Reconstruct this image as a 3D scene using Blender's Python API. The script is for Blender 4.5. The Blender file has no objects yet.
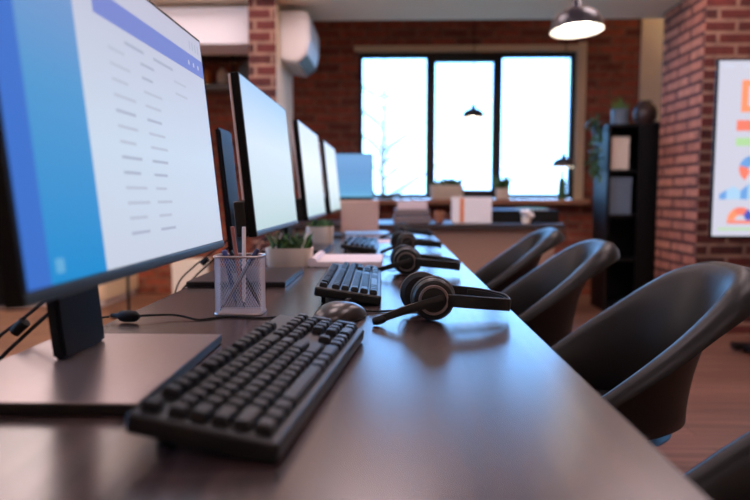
import bpy, bmesh, math, random
from mathutils import Vector, Matrix, Euler
random.seed(7)
PI = math.pi
scene = bpy.context.scene
COL = scene.collection

# ------------------------------------------------------------------ materials
def lin(c):
    c = c / 255.0
    return c / 12.92 if c <= 0.04045 else ((c + 0.055) / 1.055) ** 2.4
def S(r, g, b):
    return (lin(r), lin(g), lin(b), 1.0)
MATS = {}
def mat(name, col, rough=0.5, metal=0.0, spec=0.5, noise=0.0, nscale=40.0, bump=0.0, coat=0.0, trans=0.0, alpha=None):
    m = bpy.data.materials.new(name); m.use_nodes = True
    nt = m.node_tree; p = nt.nodes['Principled BSDF']
    p.inputs['Base Color'].default_value = col
    p.inputs['Roughness'].default_value = rough
    p.inputs['Metallic'].default_value = metal
    p.inputs['Specular IOR Level'].default_value = spec
    p.inputs['Coat Weight'].default_value = coat
    p.inputs['Transmission Weight'].default_value = trans
    if noise or bump:
        tc = nt.nodes.new('ShaderNodeTexCoord'); n = nt.nodes.new('ShaderNodeTexNoise')
        n.inputs['Scale'].default_value = nscale; n.inputs['Detail'].default_value = 4
        nt.links.new(tc.outputs['Object'], n.inputs['Vector'])
        if noise:
            mx = nt.nodes.new('ShaderNodeMixRGB'); mx.blend_type = 'MIX'
            mx.inputs[1].default_value = tuple(c * (1 - noise) for c in col[:3]) + (1,)
            mx.inputs[2].default_value = tuple(min(1, c * (1 + noise)) for c in col[:3]) + (1,)
            nt.links.new(n.outputs['Fac'], mx.inputs[0]); nt.links.new(mx.outputs[0], p.inputs['Base Color'])
        if bump:
            b = nt.nodes.new('ShaderNodeBump'); b.inputs['Strength'].default_value = bump
            b.inputs['Distance'].default_value = 0.002
            nt.links.new(n.outputs['Fac'], b.inputs['Height']); nt.links.new(b.outputs[0], p.inputs['Normal'])
    MATS[name] = m
    return m
def emit(name, col, strength=1.0):
    m = bpy.data.materials.new(name); m.use_nodes = True
    nt = m.node_tree; p = nt.nodes['Principled BSDF']
    p.inputs['Base Color'].default_value = (0.01, 0.01, 0.012, 1)
    p.inputs['Roughness'].default_value = 0.6; p.inputs['Specular IOR Level'].default_value = 0.12
    p.inputs['Emission Color'].default_value = col
    p.inputs['Emission Strength'].default_value = strength
    return m
def emit_ramp(name, stops, axis='Z', lo=0.0, hi=1.0, strength=1.0):
    """a lit screen that shows a soft gradient along its own height"""
    m = bpy.data.materials.new(name); m.use_nodes = True
    nt = m.node_tree; p = nt.nodes['Principled BSDF']
    p.inputs['Base Color'].default_value = (0.01, 0.01, 0.012, 1); p.inputs['Roughness'].default_value = 0.6; p.inputs['Specular IOR Level'].default_value = 0.12
    tc = nt.nodes.new('ShaderNodeTexCoord'); sp = nt.nodes.new('ShaderNodeSeparateXYZ')
    mr = nt.nodes.new('ShaderNodeMapRange'); mr.inputs['From Min'].default_value = lo; mr.inputs['From Max'].default_value = hi
    cr = nt.nodes.new('ShaderNodeValToRGB')
    while len(cr.color_ramp.elements) < len(stops): cr.color_ramp.elements.new(0.5)
    for e, (pos, c) in zip(cr.color_ramp.elements, stops): e.position = pos; e.color = c
    nt.links.new(tc.outputs['Object'], sp.inputs[0]); nt.links.new(sp.outputs[axis], mr.inputs['Value'])
    nt.links.new(mr.outputs[0], cr.inputs[0]); nt.links.new(cr.outputs[0], p.inputs['Emission Color'])
    p.inputs['Emission Strength'].default_value = strength
    return m
def brick_mat(name, c1, c2, mortar, plane, bw=0.235, rh=0.0765, msize=0.011, msmooth=0.35):
    m = bpy.data.materials.new(name); m.use_nodes = True
    nt = m.node_tree; p = nt.nodes['Principled BSDF']; p.inputs['Roughness'].default_value = 0.85
    tc = nt.nodes.new('ShaderNodeTexCoord'); sp = nt.nodes.new('ShaderNodeSeparateXYZ'); cb = nt.nodes.new('ShaderNodeCombineXYZ')
    nt.links.new(tc.outputs['Object'], sp.inputs[0])
    nt.links.new(sp.outputs['X' if plane == 'xz' else 'Y'], cb.inputs[0]); nt.links.new(sp.outputs['Z'], cb.inputs[1])
    b = nt.nodes.new('ShaderNodeTexBrick'); b.inputs['Scale'].default_value = 1.0
    b.inputs['Color1'].default_value = c1; b.inputs['Color2'].default_value = c2; b.inputs['Mortar'].default_value = mortar
    b.inputs['Brick Width'].default_value = bw; b.inputs['Row Height'].default_value = rh
    b.inputs['Mortar Size'].default_value = msize; b.inputs['Mortar Smooth'].default_value = msmooth
    b.inputs['Bias'].default_value = -0.25
    n = nt.nodes.new('ShaderNodeTexNoise'); n.inputs['Scale'].default_value = 14; n.inputs['Detail'].default_value = 5
    nt.links.new(tc.outputs['Object'], n.inputs['Vector'])
    nt.links.new(cb.outputs[0], b.inputs['Vector'])
    mx = nt.nodes.new('ShaderNodeMixRGB'); mx.blend_type = 'MULTIPLY'; mx.inputs[0].default_value = 0.7
    r = nt.nodes.new('ShaderNodeValToRGB'); r.color_ramp.elements[0].position = 0.3; r.color_ramp.elements[0].color = (.45, .42, .42, 1)
    r.color_ramp.elements[1].position = 0.7; r.color_ramp.elements[1].color = (1.15, 1.15, 1.15, 1)
    nt.links.new(n.outputs['Fac'], r.inputs[0]); nt.links.new(b.outputs['Color'], mx.inputs[1]); nt.links.new(r.outputs[0], mx.inputs[2])
    nt.links.new(mx.outputs[0], p.inputs['Base Color'])
    bp = nt.nodes.new('ShaderNodeBump'); bp.inputs['Strength'].default_value = 0.6; bp.inputs['Distance'].default_value = 0.006; bp.invert = True
    nt.links.new(b.outputs['Fac'], bp.inputs['Height']); nt.links.new(bp.outputs[0], p.inputs['Normal'])
    return m
def wood_mat(name, dark, light, along='Y', rough=0.3, fine=1.0, spec=0.5, planks=None, rnoise=0.06):
    m = bpy.data.materials.new(name); m.use_nodes = True
    nt = m.node_tree; p = nt.nodes['Principled BSDF']; p.inputs['Specular IOR Level'].default_value = spec
    tc = nt.nodes.new('ShaderNodeTexCoord'); mp = nt.nodes.new('ShaderNodeMapping')
    s = {'X': (1.2, 38, 38), 'Y': (38, 1.2, 38)}[along]
    mp.inputs['Scale'].default_value = tuple(v * fine for v in s)
    nt.links.new(tc.outputs['Object'], mp.inputs['Vector'])
    n = nt.nodes.new('ShaderNodeTexNoise'); n.inputs['Scale'].default_value = 2.2; n.inputs['Detail'].default_value = 8
    n.inputs['Roughness'].default_value = 0.65; n.inputs['Distortion'].default_value = 0.6
    nt.links.new(mp.outputs[0], n.inputs['Vector'])
    r = nt.nodes.new('ShaderNodeValToRGB'); r.color_ramp.elements[0].position = 0.36; r.color_ramp.elements[0].color = dark
    r.color_ramp.elements[1].position = 0.68; r.color_ramp.elements[1].color = light
    nt.links.new(n.outputs['Fac'], r.inputs[0]); out = r.outputs[0]
    if planks:
        b = nt.nodes.new('ShaderNodeTexBrick'); b.inputs['Scale'].default_value = 1
        b.inputs['Brick Width'].default_value = planks[0]; b.inputs['Row Height'].default_value = planks[1]
        b.inputs['Mortar Size'].default_value = 0.0025; b.inputs['Color1'].default_value = (1, 1, 1, 1)
        b.inputs['Color2'].default_value = (.72, .7, .68, 1); b.inputs['Mortar'].default_value = (.25, .22, .2, 1)
        sp = nt.nodes.new('ShaderNodeSeparateXYZ'); cb = nt.nodes.new('ShaderNodeCombineXYZ')
        nt.links.new(tc.outputs['Object'], sp.inputs[0])
        a, c = ('Y', 'X') if along == 'Y' else ('X', 'Y')
        nt.links.new(sp.outputs[a], cb.inputs[0]); nt.links.new(sp.outputs[c], cb.inputs[1]); nt.links.new(cb.outputs[0], b.inputs['Vector'])
        mx = nt.nodes.new('ShaderNodeMixRGB'); mx.blend_type = 'MULTIPLY'; mx.inputs[0].default_value = 1
        nt.links.new(out, mx.inputs[1]); nt.links.new(b.outputs['Color'], mx.inputs[2]); out = mx.outputs[0]
    nt.links.new(out, p.inputs['Base Color'])
    mr = nt.nodes.new('ShaderNodeMapRange'); mr.inputs['To Min'].default_value = rough + rnoise; mr.inputs['To Max'].default_value = rough - rnoise
    nt.links.new(n.outputs['Fac'], mr.inputs['Value']); nt.links.new(mr.outputs[0], p.inputs['Roughness'])
    bp = nt.nodes.new('ShaderNodeBump'); bp.inputs['Strength'].default_value = 0.1; bp.inputs['Distance'].default_value = 0.00012
    nt.links.new(n.outputs['Fac'], bp.inputs['Height']); nt.links.new(bp.outputs[0], p.inputs['Normal'])
    return m
def glass_mat(name):
    m = bpy.data.materials.new(name); m.use_nodes = True
    nt = m.node_tree; nt.nodes.remove(nt.nodes['Principled BSDF'])
    o = nt.nodes['Material Output']; t = nt.nodes.new('ShaderNodeBsdfTransparent'); g = nt.nodes.new('ShaderNodeBsdfGlossy')
    g.inputs['Roughness'].default_value = 0.02; f = nt.nodes.new('ShaderNodeFresnel'); f.inputs['IOR'].default_value = 1.45
    x = nt.nodes.new('ShaderNodeMixShader'); t.inputs[0].default_value = (.97, .985, .98, 1)
    nt.links.new(f.outputs[0], x.inputs[0]); nt.links.new(t.outputs[0], x.inputs[1]); nt.links.new(g.outputs[0], x.inputs[2])
    nt.links.new(x.outputs[0], o.inputs[0])
    return m

M_desk = wood_mat('desk_dark_wood', S(34, 25, 26), S(74, 57, 55), 'Y', rough=0.25, spec=0.95, rnoise=0.04)
M_floor = wood_mat('floor_wood', S(98, 66, 54), S(142, 100, 82), 'X', rough=0.42, fine=0.35, planks=(1.2, 0.13))
M_brick_back = brick_mat('brick_back', S(150, 72, 54), S(92, 42, 34), S(128, 90, 72), 'xz')
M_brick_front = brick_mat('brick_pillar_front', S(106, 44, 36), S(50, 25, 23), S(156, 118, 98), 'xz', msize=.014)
M_brick_lit_side = brick_mat('brick_pillar_lit_side', S(200, 130, 104), S(168, 98, 76), S(92, 48, 40), 'yz', msize=0.016, bw=.36)  # lighter brick copy: warm light on the pillar's side put into its colour
M_plaster = mat('cream_plaster', S(228, 208, 180), 0.8, noise=0.05, nscale=6)
M_ceiling = mat('ceiling_paint', S(238, 216, 190), 0.85, noise=0.04, nscale=3)
M_white = mat('white_painted', S(228, 222, 220), 0.5, noise=0.02)
M_black = mat('black_plastic', S(11, 11, 12), 0.42, spec=.35, noise=0.2, nscale=60)
M_blackg = mat('black_gloss_bezel', S(7, 7, 8), 0.35, spec=.15)
M_key = mat('black_keycap', S(13, 14, 18), 0.38, spec=.25, bump=0.15, nscale=900)
M_case = mat('keyboard_case', S(8, 8, 9), 0.4, spec=.35, bump=0.1, nscale=600)
M_backcover = mat('pale_back_cover', S(206, 188, 182), 0.4, metal=0.1)
M_chin = mat('grey_bezel_chin', S(34, 41, 45), 0.35, spec=.4)
M_post = mat('stand_post_dark', S(12, 16, 22), 0.45, spec=.15)
M_base = mat('stand_base_metal', S(150, 138, 138), 0.3, metal=0.8, noise=0.1, nscale=200)
M_based = mat('stand_base_dark', S(58, 54, 58), 0.32, metal=0.4)
M_mesh = mat('silver_wire', S(176, 168, 170), 0.35, metal=0.8)
M_chair = mat('chair_shell', S(15, 12, 13), 0.42, spec=.22, noise=0.12, nscale=30, bump=0.08)
M_pad = mat('ear_cushion', S(17, 14, 14), 0.55, spec=.35, bump=0.2, nscale=200)
M_ring = mat('ear_ring', S(128, 114, 112), 0.3, metal=0.7)
M_rubber = mat('rubber', S(8, 8, 9), 0.7, spec=.3)
M_paper = mat('paper', S(206, 188, 188), 0.6, noise=0.03, nscale=20)
M_bluep = mat('blue_paper', S(120, 170, 215), 0.45)
M_cream = mat('cream_pot', S(218, 202, 184), 0.5, noise=0.04, nscale=30)
M_soil = mat('soil', S(52, 38, 30), 0.9, noise=0.3, nscale=200)
M_leaf = mat('leaf_green', S(92, 128, 62), 0.5, noise=0.3, nscale=30)
M_leaf2 = mat('leaf_deep_green', S(48, 82, 40), 0.5, noise=0.3, nscale=30)
M_frame = mat('window_frame_black', S(30, 24, 24), 0.5)
M_trim = mat('beige_trim', S(206, 176, 144), 0.6, noise=0.05, nscale=10)
M_counter = mat('counter_top', S(48, 38, 38), 0.35)
M_panel = mat('counter_panel', S(150, 116, 96), 0.6, noise=0.05, nscale=8)
M_grey = mat('grey_plastic', S(112, 100, 100), 0.5)
M_blackcab = mat('black_cabinet', S(9, 8, 10), 0.55, spec=.25, noise=0.2, nscale=20)
M_frost = mat('grey_blue_box', S(96, 110, 124), 0.5)
M_card = mat('pale_cardboard', S(204, 166, 152), 0.7, noise=0.06, nscale=14)
M_wood = mat('pencil_brown', S(150, 88, 72), 0.45)
M_orange = mat('orange', S(214, 120, 62), 0.5)
M_bluepen = mat('pen_blue', S(58, 74, 132), 0.4)
M_white2 = mat('pen_white', S(226, 216, 216), 0.35)
M_lampblack = mat('lamp_enamel', S(38, 34, 42), 0.3)
M_lampin = mat('lamp_inner', S(240, 236, 230), 0.5)
M_green = mat('green_book', S(88, 150, 96), 0.5)
M_navy = mat('navy', S(44, 62, 104), 0.5)
M_glass = glass_mat('window_glass')
M_bark = mat('bark', S(150, 128, 110), 0.9)
M_ground = mat('outside_ground', S(190, 182, 150), 0.9, noise=0.2, nscale=0.4)
M_chrome = mat('brushed_metal', S(150, 150, 155), 0.3, metal=0.9)

# ------------------------------------------------------------------ mesh helpers
def link(o):
    COL.objects.link(o); return o
def obj(name, bm, m=None, parent=None, loc=(0, 0, 0), rot=(0, 0, 0), smooth=35, mods=None):
    me = bpy.data.meshes.new(name)
    bmesh.ops.recalc_face_normals(bm, faces=bm.faces)
    bm.to_mesh(me); bm.free()
    if m is not None:
        for mm in (m if isinstance(m, (list, tuple)) else [m]): me.materials.append(mm)
    if smooth:
        for p in me.polygons: p.use_smooth = True
        me.set_sharp_from_angle(angle=math.radians(smooth))
    o = bpy.data.objects.new(name, me); link(o)
    o.location = loc; o.rotation_euler = rot
    if smooth and smooth <= 35 and len(me.polygons) < 400:
        wn = o.modifiers.new('flat_faces', 'WEIGHTED_NORMAL'); wn.keep_sharp = True; wn.weight = 80
    if parent is not None: o.parent = parent
    return o
def thing(name, label, cat, loc=(0, 0, 0), rotz=0.0, group=None):
    o = bpy.data.objects.new(name, None); link(o)
    o.empty_display_size = 0.05
    o.location = loc; o.rotation_euler = (0, 0, rotz)
    return tag(o, label, cat, group)
def tag(o, label, cat, group=None):
    o['label'] = label; o['category'] = cat
    if group: o['group'] = group
    return o
def struct(name, bm, m, smooth=0, parent=None, label=None):
    o = obj(name, bm, m, parent, smooth=smooth)
    if parent is None: o['kind'] = 'structure'
    if label: o['label'] = label
    return o
def dup(root, loc=None, rotz=None, label=None, group=None):
    r = root.copy(); link(r)
    if loc is not None: r.location = loc
    if rotz is not None: r.rotation_euler = (0, 0, rotz)
    if label: r['label'] = label
    if group: r['group'] = group
    for ch in list(root.children):
        c = ch.copy(); link(c); c.parent = r
        for g in list(ch.children):
            d = g.copy(); link(d); d.parent = c
    return r
def BM(): return bmesh.new()
def box(bm, x0, x1, y0, y1, z0, z1, bev=0.0, seg=2, mi=0, M=None):
    r = bmesh.ops.create_cube(bm, size=1.0)
    vs = r['verts']
    for v in vs:
        v.co = Vector((x0 + (v.co.x + .5) * (x1 - x0), y0 + (v.co.y + .5) * (y1 - y0), z0 + (v.co.z + .5) * (z1 - z0)))
    fs = set(f for v in vs for f in v.link_faces)
    if bev > 0:
        es = set(e for v in vs for e in v.link_edges)
        rr = bmesh.ops.bevel(bm, geom=list(es), offset=bev, segments=seg, affect='EDGES', profile=0.5)
        fs = set(rr['faces']) | set(f for f in fs if f.is_valid)
        vs = set(v for f in fs for v in f.verts)
    for f in fs: f.material_index = mi
    if M is not None:
        for v in vs: v.co = M @ v.co
    return list(vs)
def lathe(bm, prof, seg=32, M=None, mi=0, sx=1.0, sy=1.0, power=None):
    rings = []
    for (r, z) in prof:
        if r <= 1e-6:
            v = bm.verts.new((0, 0, z)); rings.append([v])
        else:
            ring = []
            for i in range(seg):
                a = 2 * PI * i / seg; c, s = math.cos(a), math.sin(a)
                if power:
                    k = (abs(c) ** power + abs(s) ** power) ** (-1.0 / power)
                    c, s = c * k, s * k
                ring.append(bm.verts.new((r * c * sx, r * s * sy, z)))
            rings.append(ring)
    for a, b in zip(rings, rings[1:]):
        for i in range(seg):
            j = (i + 1) % seg
            if len(a) == 1 and len(b) == 1: continue
            if len(a) == 1: f = bm.faces.new((a[0], b[i], b[j]))
            elif len(b) == 1: f = bm.faces.new((a[i], b[0], a[j]))
            else: f = bm.faces.new((a[i], b[i], b[j], a[j]))
            f.material_index = mi
    if M is not None:
        for r in rings:
            for v in r: v.co = M @ v.co
    return rings
def smooth_path(pts, n=8, closed=False):
    P = [Vector(p) for p in pts]; out = []
    m = len(P)
    for i in range(m if closed else m - 1):
        p0 = P[i - 1] if (i > 0 or closed) else P[i]; p1 = P[i]; p2 = P[(i + 1) % m]
        p3 = P[(i + 2) % m] if (i + 2 < m or closed) else p2
        for k in range(n):
            t = k / n
            out.append(0.5 * ((2 * p1) + (-p0 + p2) * t + (2 * p0 - 5 * p1 + 4 * p2 - p3) * t * t + (-p0 + 3 * p1 - 3 * p2 + p3) * t ** 3))
    if not closed: out.append(P[-1].copy())
    return out
def tube(bm, pts, rad, seg=8, up=None, shape=None, mi=0):
    """sweep; rad float or list; shape=(w,h) for a flat ribbon: w across, h along up"""
    P = [Vector(p) for p in pts]; rings = []
    n = len(P); prev = None
    for i, p in enumerate(P):
        t = (P[min(i + 1, n - 1)] - P[max(i - 1, 0)]).normalized()
        u = Vector(up) if up is not None else (prev if prev is not None else (Vector((0, 0, 1)) if abs(t.z) < .9 else Vector((1, 0, 0))))
        s = t.cross(u).normalized(); u2 = s.cross(t).normalized(); prev = u2
        r = rad[i] if isinstance(rad, (list, tuple)) else rad
        ring = []
        for k in range(seg):
            a = 2 * PI * (k + .5) / seg; c, q = math.cos(a), math.sin(a)
            if shape:
                kk = (abs(c) ** 5 + abs(q) ** 5) ** (-.2); sc = r
                ring.append(bm.verts.new(p + s * (c * kk * shape[0] / 2 * sc) + u2 * (q * kk * shape[1] / 2 * sc)))
            else:
                ring.append(bm.verts.new(p + s * c * r + u2 * q * r))
        rings.append(ring)
    for a, b in zip(rings, rings[1:]):
        for k in range(seg):
            j = (k + 1) % seg
            f = bm.faces.new((a[k], a[j], b[j], b[k])); f.material_index = mi
    for ring in (rings[0], rings[-1]):
        f = bm.faces.new(ring if ring is rings[-1] else list(reversed(ring))); f.material_index = mi
    return rings
def quad(bm, a, b, c, d, mi=0):
    f = bm.faces.new([bm.verts.new(p) for p in (a, b, c, d)]); f.material_index = mi; return f
def one_box(*a, **k):
    bm = BM(); box(bm, *a, **k); return bm
def blade(bm, base, tip, w, bend=0.02, mi=0, th=0.0012):
    """a pointed leaf with real thickness between two points"""
    b, t = Vector(base), Vector(tip); d = t - b
    side = d.cross(Vector((random.uniform(-1, 1), random.uniform(-1, 1), .3))).normalized()
    nrm = side.cross(d).normalized()
    rows = []
    for k, ws in enumerate((0.35, 1.0, .8, .45, .04)):
        q = b + d * (k / 4) + nrm * (bend * math.sin(PI * k / 4)) - Vector((0, 0, bend * .6 * (k / 4) ** 2))
        rows.append([bm.verts.new(q - side * w * ws * .5), bm.verts.new(q + nrm * th), bm.verts.new(q + side * w * ws * .5), bm.verts.new(q - nrm * th)])
    for r0, r1 in zip(rows, rows[1:]):
        for i in range(4):
            f = bm.faces.new((r0[i], r0[(i + 1) % 4], r1[(i + 1) % 4], r1[i])); f.material_index = mi
    bm.faces.new(rows[0]); bm.faces.new(rows[-1])

# ------------------------------------------------------------------ setting
DT = 0.74            # desk top height
XL, XR, YB, YW, ZC = -3.4, 4.3, -2.4, 6.0, 2.9
struct('floor', one_box(XL - .2, XR + .2, YB - .2, YW + .2, -0.1, 0), M_floor)
struct('ceiling', one_box(XL - .2, XR + .2, YB - .2, YW + .2, ZC, ZC + .1), M_ceiling)
WX0, WX1, WZ0, WZ1 = -0.31, 1.70, 0.905, 2.25
bm = BM()
WO = 0.05
box(bm, XL - .2, WX0 + .004, YW, YW + .25, 0, ZC); box(bm, WX1 + WO, XR + .2, YW, YW + .25, 0, ZC)
box(bm, WX0 + .004, WX1 + WO, YW, YW + .25, 0, WZ0 - WO); box(bm, WX0 + .004, WX1 + WO, YW, YW + .25, WZ1 + WO, ZC)
struct('wall_back', bm, M_brick_back)
# window opening added in the left wall, out of view, to light that side
bm = BM(); ly0, ly1, lz0, lz1 = 0.3, 3.6, 0.9, 2.4
box(bm, XL - .2, XL, YB, ly0, 0, ZC); box(bm, XL - .2, XL, ly1, YW, 0, ZC)
box(bm, XL - .2, XL, ly0, ly1, 0, lz0); box(bm, XL - .2, XL, ly0, ly1, lz1, ZC)
struct('wall_left', bm, M_plaster)
struct('wall_right', one_box(XR, XR + .2, YB, YW, 0, ZC), M_plaster)
struct('wall_front', one_box(XL - .2, XR + .2, YB - .2, YB, 0, ZC), M_plaster)
struct('trim_plaster_strip', one_box(2.26, 2.62, YW - .03, YW + .002, 0, ZC), M_plaster)
# window 1 (three lights)
def window(name, x0, x1, z0, z1, mull, inner, y):
    bm = BM(); fw = .045
    for a, b in ((x0, x0 + fw), (x1 - fw, x1)): box(bm, a, b, y, y + .07, z0, z1, bev=.004, seg=1)
    box(bm, x0 + fw, x1 - fw, y, y + .07, z1 - fw, z1, bev=.004, seg=1); box(bm, x0 + fw, x1 - fw, y, y + .07, z0, z0 + fw, bev=.004, seg=1)
    for a, b in mull: box(bm, a, b, y - .005, y + .075, z0 + fw, z1 - fw, bev=.004, seg=1)
    w = struct(name, bm, M_frame)
    if inner:
        a, b = inner; s = .04; bm = BM()
        box(bm, a, a + s * .6, y - .01, y + .06, z0 + fw, z1 - fw, bev=.004, seg=1); box(bm, b - s * .6, b, y - .01, y + .06, z0 + fw, z1 - fw, bev=.004, seg=1)
        box(bm, a + s * .6, b - s * .6, y - .01, y + .06, z1 - fw - s, z1 - fw, bev=.004, seg=1); box(bm, a + s * .6, b - s * .6, y - .01, y + .06, z0 + fw, z0 + fw + s, bev=.004, seg=1)
        struct('sash', bm, M_frame, parent=w)
    xs = [x0 + fw] + [v for m in mull for v in m] + [x1 - fw]
    for i in range(0, len(xs), 2):
        struct('window_pane', one_box(xs[i], xs[i + 1], y + .03, y + .036, z0 + fw, z1 - fw), M_glass, parent=w)
    return w
window('window_1', WX0, WX1, WZ0, WZ1, ((.325, .385), (.965, 1.025)), (.385, .965), YW + .05)
bm = BM()
for a in ((WX1, WX1 + .075, WZ0 - .05, WZ1 + .07),): box(bm, a[0], a[1], YW - .015, YW + .12, a[2], a[3])
box(bm, WX0 - .03, WX1 + .075, YW - .0151, YW + .12, WZ1, WZ1 + .05)
struct('trim_window', bm, M_trim)
struct('trim_window_sill', one_box(WX0 - .06, WX1 + .1, YW - .16, YW + .12, WZ0 - .05, WZ0 - .004, bev=.006), mat('sill_wood', S(150, 100, 78), .5, noise=.1))
# added, unseen window on the left wall
bm = BM()
for a, b in ((ly0, ly0 + .05), (1.9, 1.96), (ly1 - .05, ly1)): box(bm, XL - .14, XL - .06, a, b, lz0, lz1)
box(bm, XL - .14, XL - .06, ly0, ly1, lz0, lz0 + .05); box(bm, XL - .14, XL - .06, ly0, ly1, lz1 - .05, lz1)
w2 = struct('window_added', bm, M_frame)
struct('window_pane', one_box(XL - .103, XL - .097, ly0 + .05, ly1 - .05, lz0 + .05, lz1 - .05), M_glass, parent=w2)
# beam, pillars
struct('trim_ceiling_beam', one_box(XL, XR, 4.45, 5.1, 2.29, ZC), M_ceiling)
bm = BM()
box(bm, 2.03, XR, 4.30, 4.95, 0, 2.31)
o = struct('trim_pillar_right', bm, [M_brick_front, M_brick_lit_side])
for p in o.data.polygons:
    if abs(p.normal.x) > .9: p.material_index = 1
bm = BM(); box(bm, -0.985, -0.795, 4.5, 5.25, 0, 2.31)
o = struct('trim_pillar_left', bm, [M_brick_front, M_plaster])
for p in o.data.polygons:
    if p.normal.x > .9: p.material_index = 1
struct('trim_bulkhead', one_box(-2.9, -1.0, 4.60, 4.95, 2.0, 2.26, bev=.01), M_white)
# outside
g = struct('ground_outside', one_box(-30, 30, YW + .3, 60, -1.2, -1.0), M_ground)

# ------------------------------------------------------------------ the long desk
d = thing('long_desk', 'long dark wood desk carrying the row of monitors and headsets', 'desk', (-.117, 1.45, 0))
DX0, DX1, DY0, DY1 = -.445 + .117, .212 + .117, -.65 - 1.45, 3.38 - 1.45
obj('desktop', one_box(DX0, DX1, DY0, DY1, DT - .028, DT, bev=.0025), M_desk, d, smooth=0)
for yy in (DY0 + .12, 0.0, DY1 - .12):
    for xx in (DX0 + .06, DX1 - .12):
        obj('leg', one_box(xx - .025, xx + .025, yy - .025, yy + .025, 0, DT - .0285, bev=.003), M_blackcab, d)
obj('apron', one_box(DX0 + .1, DX1 - .16, DY0 + .15, DY1 - .15, DT - .085, DT - .0285, bev=.003), M_blackcab, d)

# ------------------------------------------------------------------ monitors
ML, MH, TILT = 0.56, 0.325, math.radians(5.6)
def screen_frame():
    # local frame of the slanted panel: origin at its bottom front edge, u along y, v up the panel, w out of the screen
    ex = Vector((math.cos(TILT), 0, math.sin(TILT))); ez = Vector((-math.sin(TILT), 0, math.cos(TILT)))
    M = Matrix(((ex.x, 0, ez.x, 0.073), (0, 1, 0, 0), (ex.z, 0, ez.z, 0.117), (0, 0, 0, 1)))
    return M
def monitor(label, loc, screen_bm, screen_mats, base_mat, off=-.03):
    t = thing('desktop_monitor', label, 'monitor', loc, 0, 'monitors along the desk')
    Mf = screen_frame(); h = ML / 2
    # bezel with hollow for the screen: slab
    obj('bezel', one_box(-.016, 0, -h, h, 0, MH, bev=.0018, M=Mf), M_blackg, t)
    obj('chin', one_box(-.004, .0015, -h + .001, h - .001, .001, .0105, bev=.001, M=Mf), M_chin, t)
    obj('screen', screen_bm(Mf, h), screen_mats, t, smooth=0)
    obj('back_cover', one_box(-.022, -.0162, -h + .003, h - .003, .075, MH - .002, bev=.002, M=Mf), M_backcover, t)
    obj('lower_housing', one_box(-.042, -.0162, -h + .002, h - .002, .001, .0745, bev=.006, M=Mf), M_black, t)
    obj('hinge_block', one_box(-.06, -.0225, off - .0, off + .10, .1, .2, bev=.005, M=Mf), M_black, t)
    # post: tapered, leaning back
    bm = BM(); lean = -.034
    vs = box(bm, -.016, 0, -.052, .052, 0, 1, bev=.0)
    for v in vs:
        k = v.co.z; v.co = Vector((-.028 + v.co.x * (1 - .25 * k) + lean * k, v.co.y * (1.0 + .08 * k) + off + .05, .0125 + .345 * k))
    bmesh.ops.bevel(bm, geom=list(bm.edges), offset=.004, segments=2, affect='EDGES')
    po = obj('stand_post', bm, M_post, t)
    bm = BM(); lathe(bm, [(0, 0), (.017, 0), (.017, .002), (0, .002)], 20, Matrix.Translation((-.0372, off + .06, .095)) @ Matrix.Rotation(PI / 2, 4, 'Y'))
    obj('cable_hole', bm, M_rubber, po)
    obj('stand_base', one_box(-.105, .112, off - .148, off + .142, .0005, .0112, bev=.002), M_black, t)
    obj('base_plate', one_box(-.104, .111, off - .147, off + .141, .0113, .0128, bev=.0006), base_mat, t)
    bm = BM()
    pts = smooth_path([(-.052, .06, .115), (-.074, .056, .086), (-.098, .055, .066), (-.13, .055, .041), (-.16, .053, .018), (-.20, .045, -.03), (-.215, .02, -.14)], 6)
    tube(bm, pts, .0022, 8); cb = obj('cable', bm, M_rubber, t)
    bm = BM()
    pts2 = smooth_path([(-.047, .062, .09), (-.07, .056, .068), (-.097, .055, .047), (-.13, .055, .018), (-.159, .055, -.009), (-.2, .05, -.06), (-.21, .03, -.16)], 6)
    tube(bm, pts2, .0026, 8); obj('cable', bm, M_rubber, t)
    bm = BM(); lathe(bm, [(0, -.011), (.007, -.010), (.0075, .010), (0, .011)], 12, Matrix.Translation((-.131, .055, .033)) @ Euler((0, .8, 0)).to_matrix().to_4x4()); obj('connector', bm, M_rubber, cb)
    return t
def rect(bm, Mf, w, y0, y1, v0, v1, mi):
    quad(bm, *[Mf @ Vector((w, y, v)) for (y, v) in ((y0, v0), (y1, v0), (y1, v1), (y0, v1))], mi=mi)
UI = [emit('ui_royal_blue', S(56, 112, 204), .85),
      emit_ramp('ui_column', [(0, S(18, 138, 206)), (.55, S(78, 150, 206)), (1, S(126, 150, 202))], 'Z', .13, .43, .88),
      emit_ramp('ui_page', [(0, S(206, 214, 232)), (.4, S(208, 222, 240)), (1, S(196, 196, 218))], 'Z', .13, .43, .82),  # lilac towards the top: veiling reflection put into the page colour
      emit('ui_title_band', S(118, 134, 206), .85), emit('ui_text_grey', S(174, 182, 204), .82), emit('ui_tool_grey', S(188, 195, 214), .82), emit('ui_shadow', S(96, 118, 170), 1.0), emit('ui_icon', S(96, 168, 214), .88)]
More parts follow.
